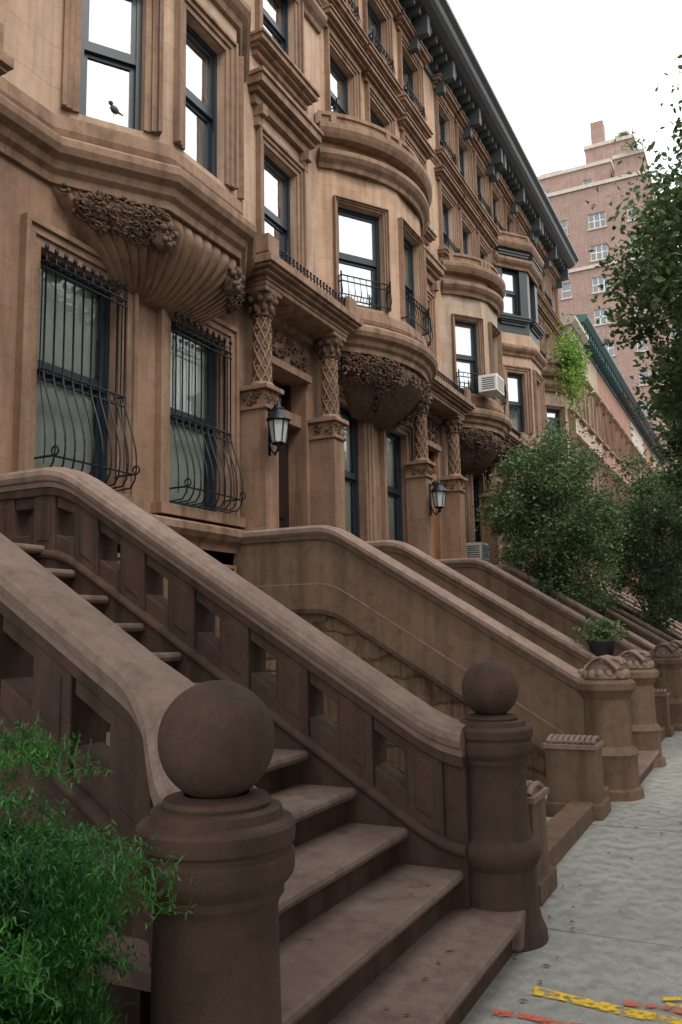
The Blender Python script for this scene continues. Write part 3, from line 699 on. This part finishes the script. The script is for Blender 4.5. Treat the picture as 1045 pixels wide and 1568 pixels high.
def solid_stoop(x0,x1,seed,lines=True,fin=True):
    G=Group('brownstone_stoop'); steps(G,x0+.1,x1-.1)
    for X in (x0,x1):
        G('coping','coping_stone').sweep3(rail_path(X,1.45,W,0),[(-.155,-.11),(.155,-.11),(.175,-.08),(.175,-.035),(.14,-.005),(.06,.004),(-.06,.004),(-.14,-.005),(-.175,-.035),(-.175,-.08)])
        G('coping_fillet','stucco_tan').sweep3(rail_path(X,1.45,W,-.11),[(-.14,-.05),(.14,-.05),(.15,0),(-.15,0)])
        def slab(ya,yb,oa,ob,th,m,part,flat=False):
            n=max(1,int((yb-ya)/.15))
            mb=G(part,m)
            for i in range(n):
                a=ya+(yb-ya)*i/n;b=ya+(yb-ya)*(i+1)/n
                za0=0 if oa is None else max(0,Ts(a)+oa); zb0=0 if oa is None else max(0,Ts(b)+oa)
                mb.hexa([(X-th,a,za0),(X+th,a,za0),(X+th,b,zb0),(X-th,b,zb0),(X-th,a,Ts(a)+ob),(X+th,a,Ts(a)+ob),(X+th,b,Ts(b)+ob),(X-th,b,Ts(b)+ob)])
        slab(1.5,W,-.66,-.13,.12,'stucco_tan','wall_panel')
        slab(1.5,W,-.675,-.66,.132,'coping_stone','panel_bead')
        slab(1.5,W,-.95,-.675,.13,'stucco_tan','lower_band')
        slab(1.5,W,-1.0,-.95,.15,'brownstone_dark','band_moulding')
        slab(1.5,W,None,-1.0,.10,'rubble_stone','rubble_base')
        P=(X,1.42); M=G('pier','stucco_tan')
        M.lathe((P[0],P[1],0),[(.30,0),(.29,.08),(.26,.1),(.26,.36),(.28,.4),(.25,.44),(.225,.47),(.22,.9),(.24,.93),(.26,.97),(.285,.99),(.285,1.05),(.26,1.08),(0,1.08)],40)
        if fin: carved_finial((X,1.42,1.08),.24,seed+int(X*10))
    G.build()
solid_stoop(8.45,10.4,5); solid_stoop(13.95,15.9,6); solid_stoop(18.4,20.3,7); solid_stoop(22.6,24.5,8); solid_stoop(26.8,28.6,9,fin=False)
def low_post(x,y,w=.34,d=.42,h=.66):
    G=Group('areaway_gate_post'); M=G('shaft','stucco_tan')
    M.box(x-w/2,x+w/2,y-d/2,y+d/2,.1,h-.1); M.box(x-w/2-.04,x+w/2+.04,y-d/2-.04,y+d/2+.04,0,.12)
    C=G('ridged_cap','coping_stone'); C.box(x-w/2-.02,x+w/2+.02,y-d/2-.02,y+d/2+.02,h-.1,h-.065)
    n=9
    C.box(x-w/2+.02,x+w/2-.02,y-d/2+.02,y+d/2-.02,h-.066,h-.035)
    for k in range(n):
        yy=y-d/2+(k+.5)*d/n; C.tube([(x-w/2+.015,yy,h-.06),(x-w/4,yy,h-.03),(x,yy,h-.02),(x+w/4,yy,h-.03),(x+w/2-.015,yy,h-.06)],d/n*.42,8)
    G.build({'shaft':.01})
for (x,y) in ((5.25,1.52),(7.55,1.56),(11.3,1.55),(13.2,1.55),(16.9,1.55)): low_post(x,y)
G=Group('areaway_kerb')
for (a,b) in ((4.8,8.15),(10.75,13.6),(16.2,18.1),(20.6,22.3),(24.8,26.5),(29,62),(-6,1.6)): G('kerb','stucco_tan').box(a,b,1.38,1.58,-.1,.14)
G.build({'kerb':.015})
def planter(c,s=1):
    G=Group('potted_plant'); x,y,z=c
    G('pot','pot_dark').lathe((x,y,z),[(0,0),(.12*s,0),(.18*s,.2*s),(.2*s,.22*s),(.2*s,.25*s),(.16*s,.25*s),(0,.22*s)],20)
    L=G('leaves','leaf_mid'); rr=random.Random(int(x*10))
    for i in range(500):
        a=rr.uniform(0,6.28);e=rr.uniform(.0,1.4);r=rr.uniform(.05,.3)*s
        p=Vector((x+r*math.cos(a)*math.cos(e)*1.2,y+r*math.sin(a)*math.cos(e)*1.2,z+.25*s+r*math.sin(e))); leafq(L,p,.045*s,rr)
    G.build()
def leafq(mb,p,s,rr,el=1.6):
    d=Vector((rr.gauss(0,1),rr.gauss(0,1),rr.gauss(0,.7))).normalized(); n=Vector((rr.gauss(0,1),rr.gauss(0,1),rr.gauss(0,1)+.6)).normalized()
    u=d; v=n.cross(u)
    if v.length<.1: v=Vector((1,0,0))
    v.normalize(); k=u.cross(v)*s*.15
    l=s*el*rr.uniform(.7,1.2)
    mb.add([p,p+u*l*.5+v*s*.42+k,p+u*l,p+u*l*.5-v*s*.42+k],[(0,1,2,3)])
planter((11.3,1.5,.66),1.0); planter((10.4,1.75,1.2),.9)
# ------------------------------------------------------------------ trees
def tree(name,base,trunk_h,crown_c,crown_r,nclump,leafn,leafs,mat,seed,r0=.1,stems=1,cr_=(.14,.3)):
    G=Group(name); B=G('trunk_and_limbs','bark'); L=G('foliage',mat); rr=random.Random(seed)
    bx=Vector(base); cc=Vector(crown_c); cr=Vector(crown_r)
    tips=[]
    for s in range(stems):
        o=Vector((rr.uniform(-.12,.12),rr.uniform(-.12,.12),0))*(stems>1); top=cc+Vector((rr.uniform(-.25,.25)*cr.x,rr.uniform(-.25,.25)*cr.y,cr.z*.5))
        pts=[bx+o+(top-bx-o)*t+Vector((rr.uniform(-.06,.06),rr.uniform(-.06,.06),0))*(t>0)*trunk_h*.4 for t in [i/8 for i in range(9)]]
        B.tube([tuple(p) for p in pts],r0,8,r0*.2); tips.append(pts)
    for i in range(nclump):
        for _ in range(50):
            d=Vector((rr.uniform(-1,1),rr.uniform(-1,1),rr.uniform(-1,1)))
            if .35<d.length<1: break
        c=cc+Vector((d.x*cr.x,d.y*cr.y,d.z*cr.z))
        c+=Vector((rr.gauss(0,.06)*cr.x,rr.gauss(0,.06)*cr.y,rr.gauss(0,.1)*cr.z))
        pts=rr.choice(tips); z_=min(len(pts)-2,max(2,int(len(pts)*rr.uniform(.35,.9)))); st=pts[z_]
        mid=(st+c)/2+Vector((0,0,-.08*(c-st).length)); B.tube([tuple(st),tuple(mid),tuple(c)],r0*.25,5,r0*.05)
        R=rr.uniform(*cr_)*(cr.x+cr.y+cr.z)/3
        m=int(leafn*rr.uniform(.5,1.4))
        for k in range(m):
            q=Vector((rr.gauss(0,.5),rr.gauss(0,.5),rr.gauss(0,.38)))*R
            leafq(L,c+q,leafs*rr.uniform(.7,1.2),rr)
    G.build()
tree('areaway_tree',(16.6,3.5,0),1.5,(16.75,3.55,3.5),(1.35,1.3,2.0),170,180,.055,'leaf_mid',3,.045,5)
tree('areaway_tree',(21.4,2.6,0),1.5,(21.5,2.3,3.5),(1.4,1.2,1.9),120,160,.065,'leaf_mid',4,.05,3)
tree('areaway_tree',(30,2.6,0),1.5,(30,2.4,3.6),(1.8,1.4,2.0),90,110,.09,'leaf_dark',5,.06,3)
tree('street_tree',(12.0,-3.0,0),3,(11.8,-.9,5.75),(2.5,2.25,2.75),250,260,.072,'leaf_mid',6,.16,1,(.12,.24))
tree('street_tree',(19,-3.0,0),3,(18.6,-.5,4.8),(2.6,2.1,2.3),140,180,.095,'leaf_mid',7,.17)
tree('street_tree',(31,-3.0,0),3,(31,-1.2,6.2),(3.2,2.9,3.6),90,100,.17,'leaf_dark',8,.17)
tree('street_tree',(3.6,-3.4,0),3,(3.4,-3.5,6.6),(3.2,2.7,2.6),130,100,.16,'leaf_mid',9,.17)
tree('street_tree',(-2.2,-3.4,0),3,(-1.6,-2.2,6.0),(3.0,3.0,2.4),170,120,.17,'leaf_mid',10,.17)  # unseen tree by the camera, dense crown added to shade the near stoop
def fern(name,cx,cy,n,seed,h=1.0,spread=.55):
    G=Group(name); L=G('fronds','leaf_fern'); St=G('stems','leaf_fern'); rr=random.Random(seed)
    for i in range(n):
        a=rr.uniform(0,6.28); r0=rr.uniform(0,.25); b=Vector((cx+r0*math.cos(a),cy+r0*math.sin(a),0)); H=h*rr.uniform(.45,1.05); sp=spread*rr.uniform(.3,1.1); pts=[]
        for k in range(9):
            t=k/8; pts.append(b+Vector((math.cos(a)*sp*t**1.8,math.sin(a)*sp*t**1.8,H*math.sin(t*1.9)/.95)))
        St.tube([tuple(p) for p in pts],.004,3,.0015)
        for k in range(2,8):
            for m in range(11):
                t=m/11; p=pts[k].lerp(pts[k+1],t); 
                for s in range(2):
                    d=Vector((rr.gauss(0,1),rr.gauss(0,1),rr.gauss(.2,.6))).normalized()*rr.uniform(.04,.085)
                    tip=p+d
                    for j in range(5):
                        q=p+d*(j+1)/5; e=Vector((rr.gauss(0,1),rr.gauss(0,1),rr.gauss(0,1))).normalized()*.02; w=Vector((rr.gauss(0,1),rr.gauss(0,1),0)).normalized()*.003
                        L.add([q-w,q+w,q+e],[(0,1,2)])
                    w=Vector((-d.y,d.x,0)).normalized()*.002; L.add([p-w,p+w,tip],[(0,1,2)])
    G.build()
fern('asparagus_fern',1.43,1.76,180,1,1.0,.34)
fern('asparagus_fern',1.1,1.6,160,2,1.05,.38)
fern('asparagus_fern',1.2,1.95,110,3,1.3,.40)
G=Group('balcony_planter'); L=G('leaves','leaf_bright'); rr=random.Random(4)
for i in range(2600):
    leafq(L,Vector((25.6+rr.gauss(0,.6),4.70+rr.gauss(0,.2),9.5+abs(rr.gauss(0,.45))*rr.choice((1,1,-1.3)))),.08,rr)
G('window_box','pot_dark').box(24.9,26.3,4.62,4.85,9.57,9.8); G.build()
grille('window_grille',5.73,1.05,W,2.97,5.05); grille('window_grille',7.6,1.05,W,2.97,5.05)
lantern((8.40,5.0,3.95)); lantern((13.9,4.98,3.85))
ac_unit((16.75,4.95,6.45)); ac_unit((17.0,5.5,2.98)); ac_unit((19.4,5.5,9.75)); 
# ------------------------------------------------------------------ tower
G=Group('brick_apartment_tower'); B=G('walls','tower_brick')
def tower_face(x,ya,yb,z0,z1,step=2.9,fl=3.0):
    n=max(1,int((yb-ya)/step)); m=int((z1-z0)/fl); ops=[]
    st=(yb-ya)/n
    for i in range(n):
        for j in range(m):
            c=(i+.5)*st; w=.85 if i%3 else 1.5
            ops.append((c-w/2,c+w/2,z0+j*fl+.95,z0+j*fl+2.35))
    fr=wall(B,(x,yb),(x,ya),z0,z1,ops,.25)
    for o in ops:
        Wn=G('window_frames','white_paint'); a,b,c,d=o; k=.05
        Wn.fbox(fr,a,a+k,-.2,-.1,c,d);Wn.fbox(fr,b-k,b,-.2,-.1,c,d);Wn.fbox(fr,a+k,b-k,-.2,-.1,c,c+k);Wn.fbox(fr,a+k,b-k,-.2,-.1,d-k,d);Wn.fbox(fr,a+k,b-k,-.19,-.11,(c+d)/2-.035,(c+d)/2+.035)
        if b-a>1.2:
            for q in (1/3,2/3): Wn.fbox(fr,a+(b-a)*q-.035,a+(b-a)*q+.035,-.185,-.115,c+k,d-k)
        G('window_glass','window_glass_tower').quad(fr.P(a+k,-.15,c+k),fr.P(b-k,-.15,c+k),fr.P(b-k,-.15,d-k),fr.P(a+k,-.15,d-k))
        G('sills','pale_render').fbox(fr,a-.1,b+.1,0,.1,c-.15,c)
def tower_block(xa,xb,ya,yb,z0,z1):
    tower_face(xa,ya,yb,z0,z1)
    B.quad((xa,ya,z0),(xb,ya,z0),(xb,ya,z1),(xa,ya,z1)); B.quad((xa,yb,z0),(xa,yb,z1),(xb,yb,z1),(xb,yb,z0)); B.quad((xb,ya,z0),(xb,yb,z0),(xb,yb,z1),(xb,ya,z1)); G('roof','roof_tar').quad((xa,ya,z1),(xb,ya,z1),(xb,yb,z1),(xa,yb,z1))
    c=G('parapet_coping','pale_render'); c.box(xa-.15,xb,ya-.1,yb+.1,z1-.1,z1+.25)
    G('interior','interior_dark').box(xa+.6,xb-.5,ya+.5,yb-.5,z0,z1-.3)
tower_block(74,92,6.0,21.3,0,41.0); tower_block(74.01,92,-6,5.99,0,28)
tower_block(77,92,9.5,18.0,41.01,44.6); tower_block(75.5,90,6.4,9.0,41.02,43.9)
tower_block(79,88,7.5,12.0,44.7,47.6); B.box(80,81.3,10.3,11.5,47.9,50.8); B.box(80,86,14.5,16.6,44.9,46.7)
G('string_bands','pale_render').box(73.86,73.999,6,21.3,33.2,33.5); G('string_bands','pale_render').box(73.86,73.999,6,21.3,12.1,12.4)
G('tank','pale_render').box(80,81.4,8.0,9.0,47.7,49)
for (y,z) in ((19.6,41.2),(20.6,41.2),(7.0,44.1),(8.3,47.7)):
    for i in range(140): leafq(G('roof_planting','leaf_mid'),Vector((75.0+random.gauss(0,.3)+(4.5 if z>46 else 0),y+random.gauss(0,.5),z+.2+abs(random.gauss(0,.3)))),.2,random)
G.build()
# ------------------------------------------------------------------ ground
def sheet(name,x0,x1,y0,y1,z,mat):
    m=MB(); m.quad((x0,y0,z),(x1,y0,z),(x1,y1,z),(x0,y1,z)); return m.obj(name,mat)
sheet('ground',-300,600,-400,400,-.16,'soil')
sheet('road',-150,300,-12.2,-3.9,-.13,'asphalt')
m=MB()
rr=random.Random(2)
xs=[-20.2]
while xs[-1]<120: xs.append(xs[-1]+2.49)
ys=[-3.7,-1.35,2.2]
for i in range(len(xs)-1):
    for j in range(len(ys)-1):
        g=.010; dzz=rr.uniform(-.003,.003); m.hexa([(xs[i]+g,ys[j]+g,-.12),(xs[i+1]-g,ys[j]+g,-.12),(xs[i+1]-g,ys[j+1]-g,-.12),(xs[i]+g,ys[j+1]-g,-.12),(xs[i]+g,ys[j]+g,dzz),(xs[i+1]-g,ys[j]+g,dzz+rr.uniform(-.003,.003)),(xs[i+1]-g,ys[j+1]-g,dzz),(xs[i]+g,ys[j+1]-g,dzz)])
sw=m.obj('sidewalk','concrete_walk',bevel=.005)
sheet('sidewalk_bed',-20,120,-3.7,2.2,-.03,'soil')
sheet('areaway_paving',-20,62,2.2,W,-.02,'concrete_dark')
sheet('planting_bed',-6,2.3,1.58,W-.1,.02,'soil')
m=MB(); m.box(-20,120,-3.9,-3.71,-.15,.0); m.obj('street_kerb','concrete_walk',bevel=.02)
sheet('far_sidewalk',-20,120,-16.5,-12.3,0.0,'concrete_walk')
def mark(name,pts,w,mat,z=.008):
    m=MB(); q=[]
    for i in range(len(pts)):
        a,b=Vector(pts[max(0,i-1)]),Vector(pts[min(len(pts)-1,i+1)]); n=Vector((-(b-a).y,(b-a).x)).normalized(); ww=w*random.uniform(.75,1.25); c=Vector(pts[i]); q+=[(*(c-n*ww),z),(*(c+n*ww),z)]
    m.add(q,[(2*i,2*i+2,2*i+3,2*i+1) for i in range(len(pts)-1)])
    m.obj(name,mat)
mark('yellow_utility_mark',[(3.90,1.05),(3.88,.9),(3.86,.74),(3.84,.6),(3.85,.46),(3.83,.34),(3.84,.1)],.038,'yellow_paint')
mark('yellow_utility_mark',[(4.02,.52),(4.06,.44),(4.03,.36),(3.97,.40),(3.98,.5)],.016,'yellow_paint',.012)
mark('red_utility_mark',[(3.62,1.14),(3.64,1.0),(3.62,.88),(3.66,.7),(3.64,.6)],.024,'red_spray')
mark('red_utility_mark',[(3.92,.66),(3.95,.5),(3.91,.36),(3.80,.30),(3.74,.42),(3.76,.2)],.022,'red_spray',.010)
m=MB(); rr=random.Random(12)
for i in range(50):
    x=rr.uniform(3.2,9); y=rr.uniform(.2,1.2)
    if i<22: n=rr.randint(1,5); y=1.19+.297*(n-1)+rr.uniform(.05,.25); x=rr.uniform(2.9,4.2); z=.185*n+.006
    else: z=.010; y=1.25-abs(rr.gauss(0,.3))
    a=rr.uniform(0,6); s=rr.uniform(.012,.028); m.add([(x+s*math.cos(a),y+s*math.sin(a),z),(x-s*.4*math.sin(a),y+s*.4*math.cos(a),z+.008),(x-s*math.cos(a),y-s*math.sin(a),z),(x+s*.4*math.sin(a),y-s*.4*math.cos(a),z+.004)],[(0,1,2,3)])
m.obj('fallen_leaves','dead_leaf')
# small bird perched on the belt ledge
G=Group('perched_sparrow'); bx,by,bz=5.62,5.12,6.47
b=G('body','bark'); b.blob((bx,by,bz+.05),(.055,.03,.035),10,8,.05); b.blob((bx-.05,by,bz+.09),(.024,.022,.022),8,6,.02)
b.tube([(bx+.04,by,bz+.05),(bx+.12,by,bz+.06)],.014,5,.006); b.tube([(bx-.07,by,bz+.09),(bx-.09,by,bz+.085)],.007,4,.002)
for s in (-1,1): b.tube([(bx,by+s*.012,bz+.03),(bx,by+s*.012,bz-.02)],.003,4)
G.build()
# ------------------------------------------------------------------ sky + sun
w=bpy.data.worlds.new("World"); S.world=w; w.use_nodes=True; nt=w.node_tree; bg=nt.nodes['Background']
el=rad(52); az_dir=Vector((-.35,-.75,0)).normalized()
sky=nt.nodes.new('ShaderNodeTexSky'); sky.sky_type='NISHITA'; sky.sun_disc=False; sky.sun_elevation=el; sky.sun_rotation=math.atan2(az_dir.x,az_dir.y); sky.dust_density=6; sky.air_density=1.2
mu=nt.nodes.new('ShaderNodeMixRGB'); mu.blend_type='MULTIPLY'; mu.inputs[0].default_value=1; mu.inputs[2].default_value=(.15,.15,.15,1)
nt.links.new(sky.outputs[0],mu.inputs[1])
tc=nt.nodes.new('ShaderNodeTexCoord'); nz=nt.nodes.new('ShaderNodeTexNoise'); nz.inputs['Scale'].default_value=1.6; nz.inputs['Detail'].default_value=5
nt.links.new(tc.outputs['Generated'],nz.inputs['Vector'])
rp=nt.nodes.new('ShaderNodeValToRGB'); rp.color_ramp.elements[0].position=.3; rp.color_ramp.elements[1].position=.7; rp.color_ramp.elements[0].color=(2.05,2.07,2.09,1); rp.color_ramp.elements[1].color=(2.6,2.6,2.57,1); nt.links.new(nz.outputs[0],rp.inputs[0])
mx=nt.nodes.new('ShaderNodeMixRGB'); mx.inputs[0].default_value=.88; nt.links.new(mu.outputs[0],mx.inputs[1]); nt.links.new(rp.outputs[0],mx.inputs[2])
nt.links.new(mx.outputs[0],bg.inputs[0]); bg.inputs[1].default_value=1.0
sl=bpy.data.lights.new('sun','SUN'); sl.energy=1.5; sl.angle=rad(12); sl.color=(1,.95,.87)
so=bpy.data.objects.new('sun',sl); bpy.context.collection.objects.link(so)
d=Vector((az_dir.x*math.cos(el),az_dir.y*math.cos(el),math.sin(el))); so.rotation_euler=d.to_track_quat('Z','Y').to_euler()
# ------------------------------------------------------------------ camera
f=1280; yaw=rad(26.5); pitch=rad(8.0); roll=rad(1.1); h=1.6
F=Vector((math.cos(yaw)*math.cos(pitch),math.sin(yaw)*math.cos(pitch),math.sin(pitch))); R=Vector((math.sin(yaw),-math.cos(yaw),0)); U=R.cross(F)
c,s=math.cos(roll),math.sin(roll)
X=R*c-U*s; Y=R*s+U*c; Z=-F
cam=bpy.data.cameras.new('camera'); co=bpy.data.objects.new('camera',cam); bpy.context.collection.objects.link(co)
M=Matrix((X,Y,Z)).transposed().to_4x4(); M.translation=Vector((0,0,h)); co.matrix_world=M
cam.sensor_fit='VERTICAL'; cam.sensor_height=36; cam.sensor_width=24; cam.lens=f*36/1568; cam.clip_end=2000; cam.clip_start=.05
S.camera=co
S.view_settings.view_transform='Standard'; S.view_settings.look='None'; S.view_settings.exposure=0
